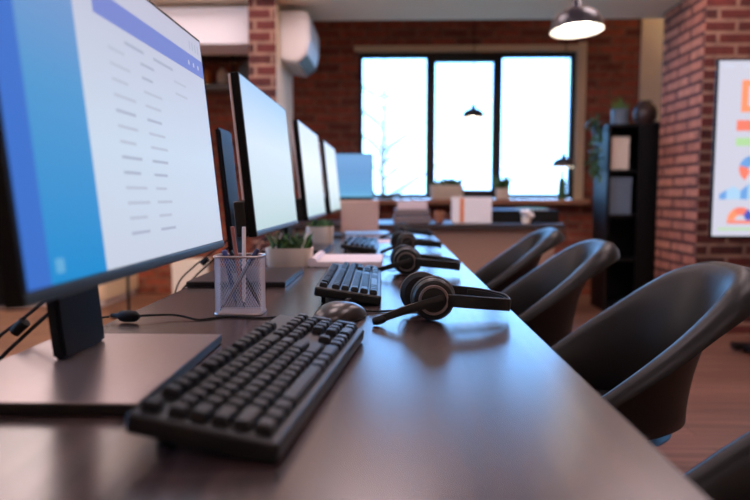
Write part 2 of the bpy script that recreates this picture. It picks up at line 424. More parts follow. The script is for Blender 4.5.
def ui_screen(Mf, h):
    bm = BM(); w0 = .0006; V0, V1 = .0118, MH - .005; y0, y1 = -h + .006, h - .006
    W = y1 - y0; H = V1 - V0
    rect(bm, Mf, w0, y0, y0 + .034, V0, V1, 0)
    rect(bm, Mf, w0, y0 + .034, y0 + .133, V0, V1, 1)
    rect(bm, Mf, w0, y0 + .133, y1, V0, V1, 2)
    w1 = w0 + .0003
    rect(bm, Mf, w1, y0 + .175, y1, V1 - H * .185, V1 - H * .1, 3)
    w2 = w1 + .0003
    rng = random.Random(3)
    for k in range(13):                                    # list rows
        v = V1 - H * (.27 + k * .052)
        for (a, b) in ((.20, .262), (.285, .345)):
            l = (b - a) * rng.uniform(.55, 1)
            rect(bm, Mf, w1, y0 + a, y0 + a + l, v - .0032, v, 5 if rng.random() < .6 else 4)
        if k < 2: rect(bm, Mf, w1, y0 + .40, y0 + .45, v - .0032, v, 5)
    for a, b in ((.245, .30), (.33, .40)): rect(bm, Mf, w1, y0 + a, y0 + b, V1 - H * .235, V1 - H * .222, 4)
    for k in range(3): rect(bm, Mf, w2, y1 - .03 - .022 * k, y1 - .024 - .022 * k, V1 - H * .155, V1 - H * .135, 2)   # window buttons
    for k in range(4): rect(bm, Mf, w2, y1 - .06 + .013 * k, y1 - .055 + .013 * k, V1 - H * .075, V1 - H * .035, 4)   # toolbar glyphs
    rect(bm, Mf, w2, y0 + .042, y0 + .056, V0 + .008, V0 + .020, 7)                                                         # icon at the bottom of the column
    return bm
GR = [emit_ramp('pale_wallpaper', [(0, S(196, 218, 220)), (.25, S(212, 228, 234)), (.6, S(222, 234, 246)), (1, S(178, 210, 244))], 'Z', .13, .43, .82)]
GR2 = [emit_ramp('white_wallpaper', [(0, S(200, 222, 224)), (.3, S(228, 236, 236)), (.6, S(240, 243, 248)), (1, S(222, 232, 246))], 'Z', .13, .43, .85)]
def plain_screen(Mf, h):
    bm = BM(); rect(bm, Mf, .0006, -h + .005, h - .005, .0118, MH - .004, 0); return bm
MX = -.34
monitor('large blurred foreground monitor at left, showing a blue sidebar and a document list', (MX, .735, DT), ui_screen, UI, M_base)
monitor('second monitor from the front, plain pale blue screen behind the pen cup', (MX, 1.545, DT), plain_screen, GR, M_based)
monitor('third monitor from the front, white screen just before the farthest of the row', (MX, 2.34, DT), plain_screen, GR2, M_based)
monitor('farthest monitor in the row of four on the desk, narrow white screen', (MX, 3.13, DT), plain_screen, GR2, M_based)

# ------------------------------------------------------------------ keyboards
def keyboard(label, loc, rotz):
    t = thing('keyboard', label, 'keyboard', loc, rotz, 'black keyboards on the desk')
    L, W = .41, .122; a = math.radians(8.5)
    R = Matrix.Translation((0, -W / 2, .004)) @ Matrix.Rotation(a, 4, 'X') @ Matrix.Translation((0, W / 2, 0))
    obj('case', one_box(-L / 2, L / 2, -W / 2, W / 2, -.0035, .014, bev=.004, seg=3, M=R), M_case, t)
    u = (L - .012) / 22.6; rv = (W - .012) / 6.35
    def key(c0, w, row, hrows=1):
        x0 = -L / 2 + .006 + c0 * u; x1 = x0 + w * u
        top = W / 2 - .006 - (row * rv + (.3 * rv if row > 0 else 0)); bot = top - hrows * rv
        g = .0011; bm = BM()
        vs = box(bm, x0 + g, x1 - g, bot + g, top - g, .0142, .0222)
        cx, cy = (x0 + x1) / 2, (top + bot) / 2
        for v in vs:
            if v.co.z > .018: v.co.x = cx + (v.co.x - cx) * (1 - .0042 / (x1 - x0)); v.co.y = cy + (v.co.y - cy) * .76 + .0006
        bmesh.ops.bevel(bm, geom=list(bm.edges), offset=.0011, segments=2, affect='EDGES')
        for v in bm.verts: v.co = R @ v.co
        obj('key', bm, M_key, t, smooth=50)
    # rows: function row, then five
    c = 0
    for grp, n in ((0, 1), (2, 4), (6.5, 4), (11, 4)):
        for k in range(n): key(grp + k, 1, 0)
    for k in range(3): key(15.3 + k, 1, 0)
    for k in range(13): key(k, 1, 1)
    key(13, 2, 1)
    key(0, 1.5, 2)
    for k in range(12): key(1.5 + k, 1, 2)
    key(13.5, 1.5, 2)
    key(0, 1.75, 3)
    for k in range(11): key(1.75 + k, 1, 3)
    key(12.75, 2.25, 3)
    key(0, 2.25, 4)
    for k in range(10): key(2.25 + k, 1, 4)
    key(12.25, 2.75, 4)
    for c0, w in ((0, 1.25), (1.25, 1.25), (2.5, 1.25), (3.75, 6.25), (10, 1.25), (11.25, 1.25), (12.5, 2.5)): key(c0, w, 5)
    for r in (1, 2):
        for k in range(3): key(15.3 + k, 1, r)
    key(16.3, 1, 4)
    for k in range(3): key(15.3 + k, 1, 5)
    for r in (1, 2, 3, 4):
        for k in range(3): key(18.6 + k, 1, r)
    key(18.6, 2, 5); key(20.6, 1, 5)
    for r, hh in ((1, 1), (2, 2), (4, 2)): key(21.6, 1, r, hh)
    for sx in (-1, 1):
        obj('foot', one_box(sx * .165 - .011, sx * .165 + .011, W / 2 - .02, W / 2 - .012, .0003, .0245, bev=.002), M_rubber, t)
    return t
kb = keyboard('blurred black keyboard nearest the camera, in front of the large monitor base', (-.121, .665, DT), math.radians(83.5))
dup(kb, (-.083, 1.345, DT), math.radians(91), 'black keyboard with raised back feet, just beyond the computer mouse')
dup(kb, (-.112, 2.37, DT), math.radians(90), 'small far black keyboard beyond the paper pad, under the third monitor')

# ------------------------------------------------------------------ mouse
t = thing('computer_mouse', 'rounded dark brown computer mouse lying between the two nearest keyboards', 'mouse', (-.083, 1.02, DT), math.radians(62))
bm = BM(); nu, nv = 28, 12; rows = []
for j in range(nv + 1):
    v = j / nv * PI / 2; ring = []
    for i in range(nu):
        a = 2 * PI * i / nu
        lx = .055 * (math.copysign(abs(math.cos(a)) ** .85, math.cos(a))); ly = .034 * (1 + .08 * math.cos(a)) * (math.copysign(abs(math.sin(a)) ** .85, math.sin(a)))
        k = math.cos(v) ** .75 if j < nv else 0
        ring.append((lx * k, ly * k, .004 + .025 * math.sin(v) * (1 - .25 * (lx * k / .052 + .15) ** 2)))
    rows.append(ring)
vr = [[bm.verts.new(p) for p in r] for r in rows[:-1]]
topv = bm.verts.new(rows[-1][0])
for a, b in zip(vr, vr[1:]):
    for i in range(nu): bm.faces.new((a[i], a[(i + 1) % nu], b[(i + 1) % nu], b[i]))
for i in range(nu): bm.faces.new((vr[-1][i], vr[-1][(i + 1) % nu], topv))
base = [bm.verts.new((v.co.x * .93, v.co.y * .93, .0004)) for v in vr[0]]
for i in range(nu): bm.faces.new((vr[0][i], base[i], base[(i + 1) % nu], vr[0][(i + 1) % nu]))
bm.faces.new(base)
obj('body', bm, mat('mouse_shell', S(38, 31, 30), .3), t, smooth=60)
bm = BM(); lathe(bm, [(0, -.004), (.0085, -.004), (.0095, -.002), (.0095, .002), (.0085, .004), (0, .004)], 20, Matrix.Translation((.028, 0, .021)) @ Matrix.Rotation(PI / 2, 4, 'X'))
obj('scroll_wheel', bm, M_rubber, t)
bm = BM(); tube(bm, smooth_path([(.051, 0, .008), (.075, -.02, .0025), (.11, -.06, .0025), (.135, -.10, .0025)], 6), .0019, 6); obj('cord', bm, M_rubber, t)

# ------------------------------------------------------------------ headsets
def headset(label, loc, rotz):
    t = thing('headset', label, 'headset', loc, rotz, 'black headsets lying on the desk')
    def cup(cx, cy, cz, side, r=.036):
        # axis along y; side = -1 outer face towards -y
        Mx = Matrix.Translation((cx, cy, cz)) @ Matrix.Rotation(PI / 2 * (1 if side < 0 else -1), 4, 'X')
        bm = BM(); lathe(bm, [(0, -.006), (r * .8, -.006), (r * .93, -.003), (r * .93, .004), (r * .84, .009), (r * .60, .0115), (0, .0115)], 40, Mx)
        c = obj('ear_cup', bm, M_black, t)
        bm = BM(); lathe(bm, [(r * .3, -.022), (r * .78, -.0225), (r * .97, -.018), (r, -.012), (r * .95, -.0062), (r * .3, -.0062), (r * .3, -.022)], 40, Mx)
        obj('ear_cushion', bm, M_pad, c)
        bm = BM(); lathe(bm, [(r * .54, .0116), (r * .56, .0134), (r * .64, .0134), (r * .665, .0112), (r * .54, .0116)], 40, Mx)
        obj('ring', bm, M_ring, c)
        return c
    cup(0, -.034, .0365, -1); cup(-.016, .042, .037, 1)
    path = smooth_path([(.002, -.036, .037), (.03, -.047, .036), (.075, -.046, .0325), (.115, -.028, .027), (.126, .004, .021), (.122, .036, .025), (.085, .056, .031), (.03, .060, .036), (-.014, .052, .038)], 8)
    bm = BM(); n = len(path); rr = [1.0] * n
    tube(bm, path, rr, 12, up=(0.12, 0, 1), shape=(.0045, .020)); hb = obj('headband', bm, M_black, t)
    bm = BM(); sub = path[int(n * .22):int(n * .80)]
    tube(bm, [p + (Vector((.045, .006, p.z)) - p).normalized() * .0035 for p in sub], 1.0, 10, up=(.12, 0, 1), shape=(.005, .013)); obj('headband_padding', bm, M_pad, hb)
    bm = BM()
    p0, p1 = Vector((.012, -.052, .0385)), Vector((-.083, -.066, .0105))
    pts = [p0.lerp(p1, k / 10) + Vector((0, -.003 * math.sin(PI * k / 10), .002 * math.sin(PI * k / 10))) for k in range(11)]
    tube(bm, pts, [1.2 - .3 * k / 10 for k in range(11)], 10, up=(0, 0, 1), shape=(.007, .0125)); mb = obj('microphone_boom', bm, M_black, t)
    bm = BM(); lathe(bm, [(0, -.011), (.005, -.010), (.0068, -.004), (.0068, .004), (.005, .010), (0, .011)], 14, Matrix.Translation(p1 + Vector((-.002, 0, -.002))) @ Matrix.Rotation(PI / 2 - .25, 4, 'Y')); obj('microphone', bm, M_rubber, mb)
    bm = BM(); tube(bm, smooth_path([(-.02, .03, .012), (-.045, .01, .006), (-.055, -.02, .018), (-.04, -.035, .026), (-.025, -.03, .03)], 6), .0013, 6); obj('cord', bm, M_rubber, t)
    return t
hs = headset('sharp black headset in front, lying at the edge of the desk beside the mouse', (.067, 1.035, DT), 0)
dup(hs, (.045, 1.61, DT), math.radians(-9), 'black headset lying right behind the sharp front one')
dup(hs, (.052, 2.24, DT), math.radians(5), 'third headset from the front, lying beside the far keyboard')
dup(hs, (.058, 2.95, DT), math.radians(-14), 'farthest headset on the desk, a small dark blur near its far end')

# ------------------------------------------------------------------ pen cup and pens
CX, CY = -.2555, 1.072
cup = thing('pen_cup', 'silver wire mesh pen cup standing beside the foreground monitor', 'pen cup', (CX, CY, DT))
r0 = .0395; Hc = .099; POW = 5
def sq(a, r):
    c, s = math.cos(a), math.sin(a); k = (abs(c) ** POW + abs(s) ** POW) ** (-1 / POW); return c * k * r, s * k * r * .72
bm = BM(); NA, NZ = 56, 24; vv = {}
per = [sq(2 * PI * i / 2000, r0) for i in range(2001)]
acc = [0]
for a, b in zip(per, per[1:]): acc.append(acc[-1] + math.hypot(b[0] - a[0], b[1] - a[1]))
def along(s):
    s = (s % 1.0) * acc[-1]; lo, hi = 0, 2000
    while hi - lo > 1:
        m_ = (lo + hi) // 2
        if acc[m_] <= s: lo = m_
        else: hi = m_
    k = (s - acc[lo]) / (acc[hi] - acc[lo]); return per[lo][0] + (per[hi][0] - per[lo][0]) * k, per[lo][1] + (per[hi][1] - per[lo][1]) * k
for j in range(NZ + 1):
    for i in range(NA):
        x, y = along((i + .5 * (j % 2)) / NA); vv[i, j] = bm.verts.new((x, y, .003 + (Hc - .005) * j / NZ))
for j in range(0, NZ - 1):
    for i in range(NA):
        if j % 2 == 0: q = (vv[i, j], vv[i, j + 1], vv[i, j + 2], vv[(i - 1) % NA, j + 1])
        else: q = (vv[i, j], vv[(i + 1) % NA, j + 1], vv[i, j + 2], vv[i, j + 1])
        bm.faces.new(q)
o = obj('wire_mesh', bm, M_mesh, cup, smooth=0)
md = o.modifiers.new('wire', 'WIREFRAME'); md.thickness = .00085; md.use_even_offset = False; md.use_replace = True
bm = BM(); ring = [Vector((*along(i / 96), Hc - .001)) for i in range(97)]
tube(bm, ring, .0021, 8, up=(0, 0, 1)); obj('rim', bm, M_mesh, cup)
bm = BM(); lathe(bm, [(0, .0006), (r0 + .0012, .0006), (r0 + .002, .002), (r0 + .0012, .0042), (r0 - .002, .0042), (r0 - .003, .002), (0, .002)], 96, power=POW, sy=.72); obj('base', bm, M_mesh, cup)
def pen(label, p0, p1, r, body, kind='pen', tipc=None, cap=None):
    p0, p1 = Vector(p0), Vector(p1); L = (p1 - p0).length
    t = thing('pencil' if kind == 'pencil' else 'pen', label, kind, p0, 0, 'pens in the mesh cup')
    t.rotation_euler = (p1 - p0).to_track_quat('Z', 'Y').to_euler()
    bm = BM(); lathe(bm, [(0, 0.012), (r * .5, 0.012), (r, .022), (r, L * (.97 if not cap else .75)), (r * .9, L if not cap else L * .75), (0, L if not cap else L * .75)], 6 if kind == 'pencil' else 14)
    obj('barrel', bm, body, t, smooth=30)
    bm = BM(); lathe(bm, [(0, 0.0005), (r * .12, .001), (r * .55, 0.0118), (0, 0.0118)], 10); obj('tip', bm, tipc or M_rubber, t)
    if cap:
        bm = BM(); lathe(bm, [(0, L * .751), (r * 1.15, L * .751), (r * 1.15, L * .985), (r * .8, L), (0, L)], 14); obj('cap', bm, cap, t)
    return t
zb = DT + .0065
pen('brown hexagonal pencil standing up in the mesh cup', (CX + .002, CY + .014, zb), (CX - .011, CY - .004, DT + .147), .0036, M_wood, 'pencil')
pen('slim white pen standing upright in the mesh cup', (CX + .005, CY + .002, zb), (CX + .0105, CY - .012, DT + .147), .0034, M_white2)
pen('blue pen leaning in the left corner of the mesh cup', (CX - .012, CY + .02, zb), (CX - .030, CY + .014, DT + .106), .004, M_navy, cap=M_bluepen)
pen('pale pen with dark cap leaning diagonally to the right inside the mesh cup', (CX - .031, CY - .02, zb), (CX + .034, CY - .014, DT + .110), .0036, M_grey, cap=mat('dark_cap', S(40, 40, 70), .4))
pen('dark pen slanting left behind the others in the mesh cup', (CX + .030, CY + .022, zb), (CX - .022, CY + .023, DT + .104), .0036, M_black)

# ------------------------------------------------------------------ cable with plug
t = thing('charging_cable', 'thin black cable with a fat plug, running past the pen cup', 'cable', (-.40, 1.0, DT))
bm = BM(); tube(bm, smooth_path([(.005, -.012, .010), (.05, .01, .0075), (.09, -.0, .002), (.105, .005, .0018), (.13, .025, .0018), (.19, .018, .0018), (.215, .025, .0018), (.24, -.005, .0018), (.3, .04, .0018)], 8), .0018, 8); obj('cord', bm, M_rubber, t)
bm = BM(); lathe(bm, [(0, -.030), (.003, -.030), (.0038, -.018), (.0085, -.012), (.0098, 0), (.0085, .013), (.003, .02), (0, .02)], 16, Matrix.Translation((-.012, -.018, .0105)) @ Matrix.Rotation(PI / 2, 4, 'Y') @ Matrix.Rotation(.2, 4, 'X')); obj('plug', bm, M_rubber, t)
bm = BM(); tube(bm, smooth_path([(-.04, -.022, .0105), (-.052, -.026, .009), (-.058, -.03, .0035), (-.064, -.034, .0022)], 6), .0015, 8); obj('cord', bm, M_rubber, t)

# ------------------------------------------------------------------ planters on the desk
def planter(name, label, loc, sx, sy, h, leaves, hl, m_leaf, n=40, sticks=0, rot=0, seed=1, wl=.012):
    random.seed(seed)
    t = thing(name, label, 'potted plant', loc, rot)
    bm = BM()
    lathe(bm, [(0, .0005), (.9, .0005), (.94, .004), (1, h - .002), (1, h), (.93, h), (.93, h - .012), (0, h - .012)], 64, power=6)
    for v in bm.verts: v.co.x *= sx / 2; v.co.y *= sy / 2
    obj('pot', bm, M_cream, t)
    bm = BM(); lathe(bm, [(0, h - .0115), (.925, h - .0115), (.925, h - .006), (0, h - .004)], 32, power=6)
    for v in bm.verts: v.co.x *= sx / 2; v.co.y *= sy / 2
    obj('soil', bm, M_soil, t)
    bm = BM()
    for k in range(n):
        x, y = random.uniform(-.4, .4) * sx, random.uniform(-.4, .4) * sy
        q = Vector((x, y, h - .006))
        tip = q + Vector((random.uniform(-1, 1) * hl * .55, random.uniform(-1, 1) * hl * .55, random.uniform(.4, 1) * hl))
        blade(bm, q, tip, wl * random.uniform(.7, 1.3), hl * .15, mi=random.randint(0, 1))
    obj('foliage', bm, [m_leaf, M_leaf2], t, smooth=60)
    for k in range(sticks):
        bm = BM(); x = sx * (-.28 + .55 * k)
        b = Matrix.Translation((x, -sy * .25, h - .005)) @ Matrix.Rotation(.35, 4, 'Y')
        box(bm, -.004, .004, -.001, .001, 0, .05, M=b); obj('plant_marker', bm, M_white2, t)
    return t
planter('succulent_planter', 'low cream box planter of green succulents under the second monitor', (-.286, 1.80, DT), .13, .085, .052, 40, .056, M_leaf, 95, 2, seed=4)
planter('succulent_planter', 'tall cream pot of pale green plants under the third monitor', (-.285, 2.57, DT), .105, .10, .075, 30, .042, M_leaf, 70, 0, seed=6)

# ------------------------------------------------------------------ papers and pads
t = thing('paper_pad', 'pale pinkish paper pad lying crosswise beyond the second keyboard', 'paper pad', (-.11, 1.86, DT))
obj('pages', one_box(-.10, .085, -.10, .13, .0005, .016, bev=.002), M_paper, t)
bm = BM(); tube(bm, [(-.108, -.10, .0135), (-.108, .13, .0135)], .013, 14); obj('rolled_edge', bm, M_paper, t)
o = obj('paper_sheet', one_box(-.10, .06, -.09, .10, .0004, .0022, bev=.0004), M_paper, None, (-.04, 2.75, DT), (0, 0, .15)); tag(o, 'loose pale sheet lying on the desk just past the far keyboard', 'paper')
t = thing('file_folder', 'light blue folder lying flat at the far end of the desk', 'folder', (-.10, 3.08, DT), .1)
obj('cover', one_box(-.12, .09, -.12, .12, .0175, .021, bev=.001), M_bluep, t); obj('cover', one_box(-.12, .09, -.12, .12, .0005, .004, bev=.001), M_bluep, t)
obj('pages', one_box(-.117, .086, -.117, .117, .0042, .0172), M_paper, t)
# cardboard box standing at far end
t = thing('storage_box', 'pale pinkish cardboard box standing at the desk end beneath the blue screen', 'box', (-.15, 3.31, DT))
bm = BM(); box(bm, -.105, .085, -.05, .055, .0005, .150, bev=.002); obj('carton', bm, M_card, t)
obj('lid', one_box(-.108, .088, -.053, .058, .1503, .172, bev=.003), M_card, t)

# ------------------------------------------------------------------ chairs
def ss(a, b, x):
    k = max(0, min(1, (x - a) / (b - a))); return k * k * (3 - 2 * k)
def interp(xs, ys, x):
    if x <= xs[0]: return ys[0]
    for i in range(1, len(xs)):
        if x <= xs[i]:
            k = (x - xs[i - 1]) / (xs[i] - xs[i - 1]); return ys[i - 1] + (ys[i] - ys[i - 1]) * k
    return ys[-1]
def make_chair(label, loc, rotz):
    t = thing('tub_chair', label, 'chair', loc, rotz, 'black tub chairs along the desk')
    # local origin on the floor under the seat centre; +x is the backrest side
    NT, NV = 64, 22; bm = BM(); rows = []
    def rim(a):
        c, s = math.cos(a), math.sin(a)
        x = .068 + .282 * math.copysign(abs(c) ** .9, c); y = .182 * math.copysign(abs(s) ** .72, s)
        z = interp([-.22, -.08, .05, .20, .30, .345, .36], [.465, .49, .56, .672, .752, .779, .785], x)
        return Vector((x, y, z))
    def seat(a):
        return Vector((.045 + .225 * math.cos(a), .165 * math.sin(a), .486))
    for j in range(NV + 1):
        ring = []
        for i in range(NT):
            a = 2 * PI * i / NT; R_, S_ = rim(a), seat(a)
            v = j / NV
            if v <= .4:
                k = v / .4; p = Vector((.03, 0, .47)).lerp(S_, k); p.z = .468 + .018 * k ** 3
            else:
                k = (v - .4) / .6
                w = k ** 1.7                                     # wall stands up first, then flares outward
                p = Vector((S_.x + (R_.x - S_.x) * w, S_.y + (R_.y - S_.y) * w, S_.z + (R_.z - S_.z) * (k ** .85)))
            ring.append(p)
        rows.append(ring)
    for (o_, dz) in ((.007, .003), (.014, .001), (.019, -.006), (.021, -.014)):        # lip rolled outward
        ring = []
        for i in range(NT):
            a = 2 * PI * i / NT; R_ = rim(a); k = ss(-.12, .2, R_.x) * (.7 + .8 * ss(.2, .35, R_.x))
            n = Vector((math.cos(a), math.sin(a) * 1.2, 0)).normalized()
            ring.append(R_ + n * o_ * k + Vector((0, 0, dz * k - .001 * (1 - k) * o_ * 100)))
        rows.append(ring)
    cv = bm.verts.new(rows[0][0]); vr = [[bm.verts.new(p) for p in r] for r in rows[1:]]
    for i in range(NT): bm.faces.new((cv, vr[0][i], vr[0][(i + 1) % NT]))
    for a, b in zip(vr, vr[1:]):
        for i in range(NT): bm.faces.new((a[i], b[i], b[(i + 1) % NT], a[(i + 1) % NT]))
    o = obj('shell', bm, M_chair, t, smooth=80)
    md = o.modifiers.new('thick', 'SOLIDIFY'); md.thickness = .018; md.offset = 1.0
    md = o.modifiers.new('round', 'BEVEL'); md.width = .008; md.segments = 3; md.limit_method = 'ANGLE'; md.angle_limit = 1.0
    # skirt under the shell and four splayed legs
    bm = BM(); lathe(bm, [(0, .448), (.15, .448), (.18, .453), (.2, .464)], 48, Matrix.Translation((.045, 0, 0)), sx=1, sy=.74)
    obj('seat_underside', bm, M_chair, t)
    bm = BM(); lathe(bm, [(0, .33), (.05, .33), (.06, .345), (.06, .4475), (0, .4475)], 24); obj('leg_hub', bm, M_black, t)
    for k in range(4):
        a = PI / 4 + k * PI / 2; c, s = math.cos(a), math.sin(a)
        bm = BM(); tube(bm, [(.045 * c, .045 * s, .37), (.14 * c, .14 * s, .28), (.215 * c, .215 * s, .008)], [.014, .014, .010], 10); obj('leg', bm, M_black, t)
    return t
ch = make_chair('black tub chair closest to the camera, only its armrest in the bottom right corner', (.325, .61, 0), 0)
dup(ch, (.325, 1.30, 0), 0, 'large black tub chair at right, its whole curved backrest in view')
dup(ch, (.285, 1.97, 0), 0, 'black tub chair second from the window, tucked under the desk edge')
dup(ch, (.315, 2.68, 0), 0, 'farthest black tub chair, nearest the window counter')

# ------------------------------------------------------------------ counter under the window
t = thing('counter_desk', 'brown panelled counter with dark top standing below the window', 'counter', (.7, 4.75, 0))
obj('worktop', one_box(-1.5, .5, -.32, .4, .70, .74, bev=.004), M_counter, t)
obj('front_panel', one_box(-1.42, .44, -.27, -.24, .0, .6995, bev=.003), M_panel, t)
for x in (-1.44, .42): obj('side_panel', one_box(x - .02, x + .02, -.239, .38, 0, .6995, bev=.003), M_panel, t)
def at(px, Y): return (px - 391) * Y / 640.0
# blue monitor on the counter
t = thing('desktop_monitor', 'monitor with a blue wallpaper facing the camera, left on the counter by the window', 'monitor', (-.33, 4.72, .74), .05)
obj('bezel', one_box(-.20, .20, -.012, .012, .165, .505, bev=.004), M_blackg, t)
M_bluescr = emit_ramp('blue_wallpaper', [(0, S(120, 190, 225)), (.25, S(96, 158, 208)), (.7, S(104, 152, 204)), (1, S(112, 160, 212))], 'Z', .15, .46)
bm = BM(); quad(bm, (-.194, -.0126, .185), (.194, -.0126, .185), (.194, -.0126, .499), (-.194, -.0126, .499)); obj('screen', bm, M_bluescr, t, smooth=0)
obj('stand_post', one_box(-.03, .03, .0125, .03, .01, .3, bev=.003), M_black, t); obj('stand_base', one_box(-.1, .1, -.06, .1, .0005, .0098, bev=.003), M_black, t)
# grey printer / paper tray
t = thing('paper_tray', 'grey two-tier tray with pale paper on top, left part of the counter', 'tray', (.155, 4.7, .74))
obj('shell', one_box(-.14, .13, -.12, .14, .0005, .048, bev=.006), M_grey, t); obj('shell', one_box(-.13, .12, -.11, .14, .055, .098, bev=.006), M_grey, t)
for x in (-.115, .1): obj('spacer', one_box(x - .008, x + .008, -.09, .12, .0482, .0548), M_black, t)
obj('paper_stack', one_box(-.11, .105, -.1, .12, .0985, .155, bev=.004), M_paper, t)
o = thing('mug', 'small brown mug beside the grey tray on the counter', 'mug', (.345, 4.62, .74))
bm = BM(); lathe(bm, [(0, .0005), (.028, .0005), (.033, .005), (.036, .085), (.033, .085), (.030, .01), (0, .008)], 28); obj('body', bm, mat('mug_brown', S(140, 88, 62), .4), o)
bm = BM(); tube(bm, smooth_path([(.034, 0, .068), (.056, 0, .062), (.058, 0, .035), (.035, 0, .022)], 6), .004, 8); obj('handle', bm, mat('mug_handle', S(140, 88, 62), .4), o)
# white lit binder box
t = thing('book', 'white binder with an orange stripe standing upright on the counter, lit by window', 'binder', (.575, 4.62, .74), 0)
obj('cover', one_box(-.14, .145, -.02, .02, .0005, .185, bev=.004), M_white, t)
obj('spine_stripe', one_box(-.082, -.054, -.0212, -.0202, .004, .18), M_orange, t)
# dark open tray with coloured folders
t = thing('desk_organizer', 'low black organizer at the right end of the counter', 'organizer', (.95, 4.8, .74))
bm = BM(); box(bm, -.24, .26, -.15, .15, .0005, .012); box(bm, -.24, -.225, -.15, .15, .0121, .09); box(bm, .245, .26, -.15, .15, .0121, .09); box(bm, -.2249, .2449, -.15, -.135, .0121, .09); box(bm, -.2249, .2449, .135, .15, .0121, .09)
obj('tray', bm, M_blackcab, t)
for k, (m, c, x0, x1, z0, z1, lb) in enumerate(((M_navy, 0, .735, .935, .0125, .045, 'navy book lying at the left in the black organizer'), (M_bluep, 0, .745, .94, .0455, .095, 'light blue book on top of the navy one in the organizer'), (M_green, 0, .95, 1.15, .0125, .102, 'green book lying in the middle of the black organizer'))):
    t = thing('book', lb, 'book', ((x0 + x1) / 2, 4.8, .74 + z0)); w = (x1 - x0) / 2; hh = z1 - z0
    obj('cover', one_box(-w, w, -.12, .12, 0, .004, bev=.001), m, t); obj('cover', one_box(-w, w, -.12, .12, hh - .004, hh, bev=.001), m, t)
    obj('pages', one_box(-w + .004, w - .003, -.117, .117, .0042, hh - .0042), M_paper, t)
# white cup cluster
t = thing('flower_pot', 'small white pot with white blossoms in front of the black organizer', 'flower pot', (.95, 4.52, .74))
bm = BM(); lathe(bm, [(0, .0005), (.028, .0005), (.036, .05), (.032, .05), (.03, .042), (0, .042)], 24); obj('pot', bm, M_cream, t)
random.seed(5); bm = BM()
for k in range(16):
    a = random.uniform(0, 6.28); r = random.uniform(0, .055)
    bmesh.ops.create_icosphere(bm, subdivisions=2, radius=random.uniform(.014, .02), matrix=Matrix.Translation((r * math.cos(a), r * .6 * math.sin(a), random.uniform(.052, .085))))
obj('blossom', bm, M_white, t, smooth=60)
# window sill plants
planter('sill_planter', 'long white box planter with low greenery on the window sill', (.51, YW - .09, WZ0 - .004), .31, .12, .13, 40, .09, M_leaf2, 60, 0, seed=8, wl=.03)
planter('potted_fern', 'small pale pot with a bright green plant at the right mullion of the window', (1.02, YW - .09, WZ0 - .004), .12, .11, .1, 40, .15, M_leaf, 70, 0, seed=9, wl=.026)
t = thing('bottle', 'dark slim bottle standing at the right end of the window sill', 'bottle', (1.565, YW - .07, WZ0 - .004))
bm = BM(); lathe(bm, [(0, .0005), (.034, .0005), (.036, .006), (.036, .15), (.03, .175), (.014, .20), (.013, .235), (0, .235)], 24); obj('body', bm, M_leaf2, t)
bm = BM(); lathe(bm, [(0, .2352), (.0145, .2352), (.0145, .262), (0, .262)], 16); obj('cap', bm, M_black, t)

# ------------------------------------------------------------------ bookcase
BX, BY = 1.96, 5.35
t = thing('bookcase', 'tall black bookcase standing between window wall and brick pillar', 'bookcase', (BX, BY, 0))
for x in (-.225, .225): obj('side_panel', one_box(x - .012, x + .012, -.17, .17, 0, 1.54 if x > 0 else 1.50, bev=.002), M_blackcab, t)
for z in (.04, .40, .76, 1.12, 1.48): obj('shelf', one_box(-.212, .212, -.165, .165, z, z + .022, bev=.002), M_blackcab, t)
obj('back_panel', one_box(-.212, .212, .1655, .175, .0, 1.50), M_blackcab, t)
obj('door', one_box(.0, .212, -.185, -.1655, .04, 1.50, bev=.002), M_blackcab, t)
def simplebox(name, label, cat, x0, x1, y0, y1, z0, h, m, loc):
    t = thing(name, label, cat, loc)
    obj('body', one_box(x0, x1, y0, y1, .0005, h * .82, bev=.006), m, t)
    obj('lid', one_box(x0 - .003, x1 + .003, y0 - .003, y1 + .003, h * .82 + .0005, h, bev=.004), m, t)
simplebox('storage_box', 'pale box on the upper open shelf of the black bookcase', 'box', -.07, .07, -.1, .08, 0, .26, M_cream, (BX - .125, BY - .03, 1.142))
simplebox('storage_box', 'grey blue box on the middle open shelf of the black bookcase', 'box', -.085, .09, -.1, .1, 0, .3, M_frost, (BX - .115, BY - .03, .782))
t = thing('glass_jar', 'grey jar holding a small green plant on top of bookcase', 'jar', (BX - .10, BY - .02, 1.5025))
bm = BM(); lathe(bm, [(0, .0005), (.06, .0005), (.065, .01), (.07, .13), (.062, .13), (.058, .02), (0, .016)], 28); obj('jar', bm, M_frost, t)
random.seed(12); bm = BM()
for k in range(36):
    q = Vector((random.uniform(-.04, .04), random.uniform(-.04, .04), .1)); blade(bm, q, q + Vector((random.uniform(-.06, .06), random.uniform(-.06, .06), random.uniform(.06, .14))), .02, .01)
obj('foliage', bm, M_leaf, t)
t = thing('decorative_vase', 'round dark vase on the right of the bookcase top', 'vase', (BX + .11, BY, 1.5025))
bm = BM(); lathe(bm, [(0, .0005), (.05, .0005), (.085, .05), (.095, .1), (.08, .15), (.05, .18), (.045, .2), (.035, .2), (.035, .175), (0, .1)], 32); obj('body', bm, mat('vase_brown', S(66, 44, 40), .4), t)
t = thing('trailing_plant', 'dark green trailing plant hanging from the left side of the bookcase', 'plant', (BX - .300, BY - .1, 1.40))
bm = BM(); lathe(bm, [(0, .0), (.032, .0), (.045, .09), (.040, .09), (.034, .075), (0, .075)], 24); obj('pot', bm, M_black, t)
bm = BM(); tube(bm, [(.0455, 0, .06), (.052, 0, .06), (.0625, 0, .06)], .006, 8); obj('hook', bm, M_black, t)
random.seed(13); bm = BM()
def clampx(v): v.x = min(v.x, .05); return v
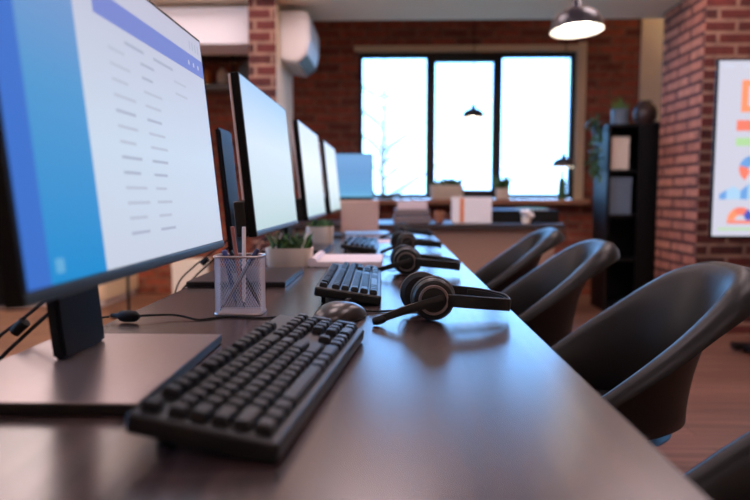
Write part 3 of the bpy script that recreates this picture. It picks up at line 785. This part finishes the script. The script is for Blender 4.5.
for k in range(110):
    z = random.uniform(-.32, .16); sp_ = .05 if z > .05 else .03
    q = Vector((random.uniform(-.05, .03), random.uniform(-.06, .06) * (1 if z > .05 else .9), z))
    if z < .09 and abs(q.y) < .045: q.y = math.copysign(.05 + random.uniform(0, .02), q.y)
    blade(bm, q, clampx(q + Vector((random.uniform(-.06, .03), random.uniform(-.06, .06), random.uniform(-.08, .04)))), .03, .006)
for v in bm.verts: v.co.x = min(v.co.x, .057)
obj('foliage', bm, M_leaf2, t)
bm = BM()
for k in range(6):
    y = (-1 if k % 2 else 1) * (.056 + .004 * k)
    tube(bm, smooth_path([(0, y * .2, .07), (-.01, y * .6, .12), (-.015, y, .08), (-.02 + .01 * k, y, -.1), (-.02 + .008 * k, y, -.30)], 5), .0025, 5)
obj('stem', bm, M_leaf2, t)

# ------------------------------------------------------------------ television on stand
TX, TY = 1.845, 3.75
t = thing('television', 'large television at the right edge showing colourful charts on white', 'television', (TX + .9, TY, 0))
SW, SH, SZ = 1.8, 1.02, .69
obj('bezel', one_box(-.9, .9, 0, .018, SZ, SZ + SH, bev=.006), M_blackg, t)
TVM = [emit('tv_white', S(222, 222, 240), .8), emit('tv_orange', S(250, 150, 110)), emit('tv_red', S(240, 128, 108)), emit('tv_green', S(176, 214, 158)),
       emit('tv_blue', S(110, 160, 220)), emit('tv_navy', S(70, 90, 190)), emit('tv_pale', S(204, 208, 226)), emit('tv_ltblue', S(170, 206, 236))]
bm = BM()
def tr(x0, x1, z0, z1, mi, y=-.0012): quad(bm, (x0, y, z0), (x1, y, z0), (x1, y, z1), (x0, y, z1), mi)
tr(-.888, .888, SZ + .014, SZ + SH - .012, 0, -.0006)
top = SZ + SH
def col_of(x):
    tr(x + .02, x + .06, top - .30, top - .12, 1); tr(x + .06, x + .19, top - .155, top - .12, 1); tr(x + .06, x + .19, top - .30, top - .265, 1); tr(x + .15, x + .19, top - .265, top - .21, 1)
    tr(x, x + .28, top - .405, top - .345, 2); tr(x, x + .28, top - .49, top - .445, 3)
    def wedge(cx, cz, r, a0, a1, mi, ri=.0):
        n = 8
        for k in range(n):
            p, q = a0 + (a1 - a0) * k / n, a0 + (a1 - a0) * (k + 1) / n
            quad(bm, (cx + ri * math.cos(p), -.0012, cz + ri * math.sin(p)), (cx + r * math.cos(p), -.0012, cz + r * math.sin(p)), (cx + r * math.cos(q), -.0012, cz + r * math.sin(q)), (cx + ri * math.cos(q), -.0012, cz + ri * math.sin(q)), mi)
    wedge(x + .1, top - .62, .075, .3, 1.7, 1, .02); wedge(x + .1, top - .62, .075, 1.7, 2.9, 4, .02); wedge(x + .1, top - .62, .075, 2.9, 4.2, 2, .02); wedge(x + .1, top - .62, .075, 4.2, 6.58, 6, .02)
    hs_ = (.03, .055, .075, .05, .085, .11, .07, .095, .05, .08)
    for k in range(len(hs_) - 1):
        a, b = x - .08 + k * .04, x - .08 + (k + 1) * .04
        quad(bm, (a, -.0012, top - .795), (b, -.0012, top - .795), (b, -.0012, top - .795 + hs_[k + 1]), (a, -.0012, top - .795 + hs_[k]), 7 if k % 3 else 4)
    wedge(x + .045, top - .915, .075, .0, 1.0, 5, .03); wedge(x + .045, top - .915, .075, 1.0, 2.1, 2, .03); wedge(x + .045, top - .915, .075, 2.1, PI, 1, .03); tr(x - .03, x + .12, top - .935, top - .917, 2)
    tr(x - .08, x + .16, top - .972, top - .96, 3)
for x in (-.775, -.2, .38): col_of(x)
for k in range(16): tr(-.86 + .11 * k, -.80 + .11 * k, top - .05, top - .035, 6)
obj('screen', bm, TVM, t, smooth=0)
for x in (-.42, .42): obj('stand_post', one_box(x - .03, x + .03, .0185, .06, .06, 1.3, bev=.004), M_black, t)
obj('crossbar', one_box(-.7, .7, .04, .10, .02, .0595, bev=.004), M_black, t)
for x in (-.62, .62):
    obj('foot', one_box(x - .035, x + .035, -.30, .0395, .025, .058, bev=.006), M_black, t)
    for y in (-.27, .07):
        bm = BM(); lathe(bm, [(0, -.012), (.008, -.012), (.0115, -.007), (.0115, .007), (.008, .012), (0, .012)], 16, Matrix.Translation((x, y, .0122)) @ Matrix.Rotation(PI / 2, 4, 'Y')); obj('caster', bm, M_rubber, t)

# ------------------------------------------------------------------ pendant lamps
M_bulb = emit('lamp_bulb', (1.0, .90, .76, 1), 13)
def pendant(label, loc, R, zc, tilt=(0, 0), group='black dome pendant lamps'):
    t = thing('pendant_lamp', label, 'lamp', loc, 0, group); t.rotation_euler = (tilt[0], tilt[1], 0)
    h = R * 1.0
    bm = BM(); prof = [(R, 0), (R * .985, h * .12), (R * .93, h * .38), (R * .80, h * .58), (R * .55, h * .74), (R * .24, h * .84), (R * .2, h * .9), (R * .19, h * 1.12), (R * .1, h * 1.2), (0, h * 1.2)]
    lathe(bm, prof, 48); obj('shade', bm, M_lampblack, t, smooth=50)
    bm = BM(); lathe(bm, [(R * .99, .0005), (R * .965, h * .12), (R * .905, h * .37), (R * .775, h * .56), (R * .53, h * .715), (0, h * .73)], 48); obj('shade_lining', bm, M_lampin, t, smooth=50)
    bm = BM(); lathe(bm, [(0, h * .10), (R * .3, h * .12), (R * .52, h * .22), (R * .5, h * .36), (R * .2, h * .5), (R * .15, h * .7), (0, h * .7)], 24); obj('bulb', bm, M_bulb, t, smooth=60)
    bm = BM(); tube(bm, [(0, 0, h * 1.2), (0, 0, zc - loc[2])], .0045, 8); obj('cord', bm, M_rubber, t)
    return t
pendant('big black dome lamp with glowing white inside, hanging at the top right', (1.015, 3.62, 1.835), .144, ZC, (-.06, -.03))
pendant('small black lamp modelled in place of a reflection in the middle window pane', (.72, 5.72, 1.615), .098, ZC)  # a lamp's reflection in the glass, modelled as a hanging lamp
pendant('lowest small black lamp, modelled in place of a reflection in the right window pane', (1.49, 5.62, 1.18), .098, ZC)  # second pane reflection given solid form as a lamp

# ------------------------------------------------------------------ air conditioner, left shelf, left side
t = thing('air_conditioner', 'white split air conditioner mounted high on the cream pillar side', 'air conditioner', (-.795, 5.0, 1.88))
bm = BM(); prof = [(.003, .02), (.12, 0), (.19, .06), (.215, .16), (.215, .32), (.19, .36), (.003, .36)]
a = [bm.verts.new((x, -.36, z)) for x, z in prof]; b = [bm.verts.new((x, .24, z)) for x, z in prof]
bm.faces.new(a); bm.faces.new(list(reversed(b)))
for i in range(len(prof)): j = (i + 1) % len(prof); bm.faces.new((a[i], b[i], b[j], a[j]))
bmesh.ops.bevel(bm, geom=list(bm.edges), offset=.012, segments=3, affect='EDGES'); obj('casing', bm, M_white, t)
obj('air_vent', one_box(0, .09, -.33, .21, 0, .006, M=Matrix.Translation((.128, 0, .0)) @ Matrix.Rotation(-.7, 4, 'Y')), M_grey, t)
t = thing('wall_shelf', 'dark wall shelf with a metal rail on the bricks behind the monitors', 'shelf', (-1.75, 5.82, 1.86))
obj('board', one_box(-.95, .62, -.13, .178, .0, .06, bev=.004), M_counter, t)
obj('board', one_box(-.95, .62, -.13, .178, .30, .325, bev=.004), M_counter, t)
for x in (-.9, -.55, -.2, .1, .36, .6): obj('upright', one_box(x - .008, x + .008, -.12, -.104, .0605, .2995), M_black, t)
def bottle(label, x, h, r, m, cap, name='bottle', cat='bottle'):
    t = thing(name, label, cat, (x, 5.83, 1.9205), 0)
    bm = BM(); lathe(bm, [(0, .0005), (r * .95, .0005), (r, .006), (r, h * .62), (r * .8, h * .74), (r * .42, h * .84), (r * .4, h * .92), (0, h * .92)], 24); obj('body', bm, m, t)
    bm = BM(); lathe(bm, [(0, h * .9205), (r * .45, h * .9205), (r * .45, h), (0, h)], 16); obj('cap', bm, cap, t)
bottle('orange bottle on the dark wall shelf, left of the cream one', -1.66, .16, .04, M_orange, M_black)
bottle('green bottle on the dark wall shelf, leftmost of those in view', -1.80, .19, .04, M_leaf, M_white)
bottle('cream bottle on the dark wall shelf, right of the orange one', -1.52, .17, .045, M_cream, M_black)
bottle('grey canister with dark lid at the right end of the wall shelf', -1.28, .235, .09, M_frost, M_blackcab, 'canister', 'canister')
# low cabinet and box at left
t = thing('low_cabinet', 'low beige cabinet against the left back wall, seen below the front monitor', 'cabinet', (-2.9, 5.55, 0))
obj('body', one_box(-.48, .5, -.28, .42, .06, .9, bev=.006), M_plaster, t); obj('plinth', one_box(-.46, .48, -.25, .42, 0, .0595), M_white, t)
for x0, x1 in ((-.47, .005), (.015, .49)):
    dd = obj('door', one_box(x0, x1, -.2985, -.2805, .07, .88, bev=.003), M_plaster, t)
    obj('handle', one_box((x0 + x1) / 2 - .05, (x0 + x1) / 2 + .05, -.315, -.299, .78, .79), M_chrome, dd)
simplebox('storage_box', 'white box on the floor against the brick wall, below the monitors', 'box', -.16, .16, -.15, .15, 0, .36, M_white, (-1.77, 5.7, 0))
t = thing('floor_lamp', 'thin black floor lamp at left, its pole seen below the front monitor', 'floor lamp', (-2.05, 4.9, 0))
bm = BM(); lathe(bm, [(0, 0), (.14, 0), (.14, .015), (.02, .025), (0, .025)], 32); obj('base', bm, M_black, t)
bm = BM(); tube(bm, [(0, 0, .0255), (0, 0, 1.5)], .011, 10); obj('pole', bm, M_black, t)
bm = BM(); lathe(bm, [(.16, 1.42), (.11, 1.66), (.106, 1.66), (.156, 1.42), (.16, 1.42)], 32); obj('lamp_shade', bm, M_cream, t)
bm = BM(); lathe(bm, [(0, 1.5005), (.02, 1.5005), (.035, 1.54), (.03, 1.57), (0, 1.59)], 16); obj('bulb', bm, emit('floor_lamp_bulb', (1.0, .78, .54, 1), 1050), t)  # unseen bulb, its glow raised as an uplight for the beam
fl = t
dup(fl, (3.1, 5.45, 0), 0, 'added thin black floor lamp, unseen behind the right brick pillar')  # second lamp added out of view to warm the beam and back wall

# ------------------------------------------------------------------ ceiling panels (added out of view to light the room)
M_panelglow = emit('added_panel_glow', (1.0, .79, .83, 1), 10.0)
first = None
for (x, y, where) in ((-.1, 3.7, ''), (-.1, 1.7, ''), (-1.9, 3.7, ''), (-1.9, 1.7, ''), (1.7, 3.7, ''), (1.7, 1.7, ''), (-.1, -1.1, ''), (1.7, -1.1, '')):
    if first is None:
        first = thing('added_ceiling_light', 'added square ceiling light panel with warm diffuser, out of view', 'ceiling light', (x, y, ZC - .05), 0, 'added ceiling light panels')
        bm = BM(); box(bm, -.4, .4, -.4, .4, .012, .0495); obj('frame', bm, M_white, first)
        obj('diffuser', one_box(-.37, .37, -.37, .37, 0, .0118), M_panelglow, first)
    else: dup(first, (x, y, ZC - .05))

t = thing('added_drum_pendant', 'added white drum pendant lamp, unseen over the left side of the room', 'lamp', (-1.85, 3.2, 1.80))  # drum lamp added out of view for the bright reflection on the desk
bm = BM(); lathe(bm, [(.36, 0), (.36, .32), (.354, .32), (.354, .002), (.36, 0)], 48); obj('lamp_shade', bm, emit('drum_glow', (1.0, .80, .76, 1), 4.5), t)
bm = BM(); lathe(bm, [(0, .006), (.352, .006), (.352, .012), (0, .012)], 48); obj('diffuser', bm, emit('drum_diffuser', (1.0, .80, .76, 1), 4.5), t)
bm = BM(); tube(bm, [(0, 0, .0125), (0, 0, ZC - 1.80)], .006, 8); obj('cord', bm, M_rubber, t)
# ------------------------------------------------------------------ tree outside
t = thing('bare_tree', 'faint leafless tree outside beyond the left window pane', 'tree', (-.2, 14.0, -1.0))
random.seed(21); bm = BM()
tube(bm, [(0, 0, 0), (.05, 0, 1.2), (0, .05, 2.6), (.1, 0, 4.2)], [.1, .085, .06, .02], 8); obj('trunk', bm, M_bark, t)
bm = BM()
for k in range(26):
    z = random.uniform(1.2, 4); a = random.uniform(0, 6.28); l = random.uniform(.5, 1.5)
    p0 = Vector((.03, .02, z)); p1 = p0 + Vector((math.cos(a) * l * .5, math.sin(a) * l * .5, l * .35)); p2 = p1 + Vector((math.cos(a + .4) * l * .5, math.sin(a + .4) * l * .5, l * .3))
    tube(bm, [p0, p1, p2], [.03, .018, .006], 6)
obj('branch', bm, M_bark, t)['kind'] = 'stuff'

# ------------------------------------------------------------------ world
w = bpy.data.worlds.new('World'); scene.world = w; w.use_nodes = True
nt = w.node_tree; bg = nt.nodes['Background']
tc = nt.nodes.new('ShaderNodeTexCoord'); sp = nt.nodes.new('ShaderNodeSeparateXYZ'); cr = nt.nodes.new('ShaderNodeValToRGB')
cr.color_ramp.elements[0].position = .0; cr.color_ramp.elements[0].color = (.28, .54, .95, 1)
cr.color_ramp.elements[1].position = .25; cr.color_ramp.elements[1].color = (.17, .46, 1.0, 1)
nt.links.new(tc.outputs['Generated'], sp.inputs[0]); nt.links.new(sp.outputs['Z'], cr.inputs[0]); nt.links.new(cr.outputs[0], bg.inputs['Color'])
bg.inputs['Strength'].default_value = 8.0

# ------------------------------------------------------------------ camera
F = 640.0
cam = bpy.data.cameras.new('Camera'); co = bpy.data.objects.new('Camera', cam); link(co)
cam.sensor_width = 36; cam.lens = F / 750 * 36; cam.clip_start = .02
co.location = (0, 0, .94)
pitch = math.atan(55 / F); yaw = math.atan(16 / F)
co.rotation_euler = (PI / 2 - pitch, 0, yaw)
cam.dof.use_dof = True; cam.dof.focus_distance = 1.06; cam.dof.aperture_fstop = cam.lens / 10.5
scene.camera = co
vs = scene.view_settings
vs.view_transform = 'Standard'; vs.look = 'None'; vs.gamma = 1.0; vs.exposure = 0.2; vs.use_curve_mapping = False
scene.cycles.use_denoising = True
scene.cycles.max_bounces = 8
scene.cycles.sample_clamp_indirect = 6
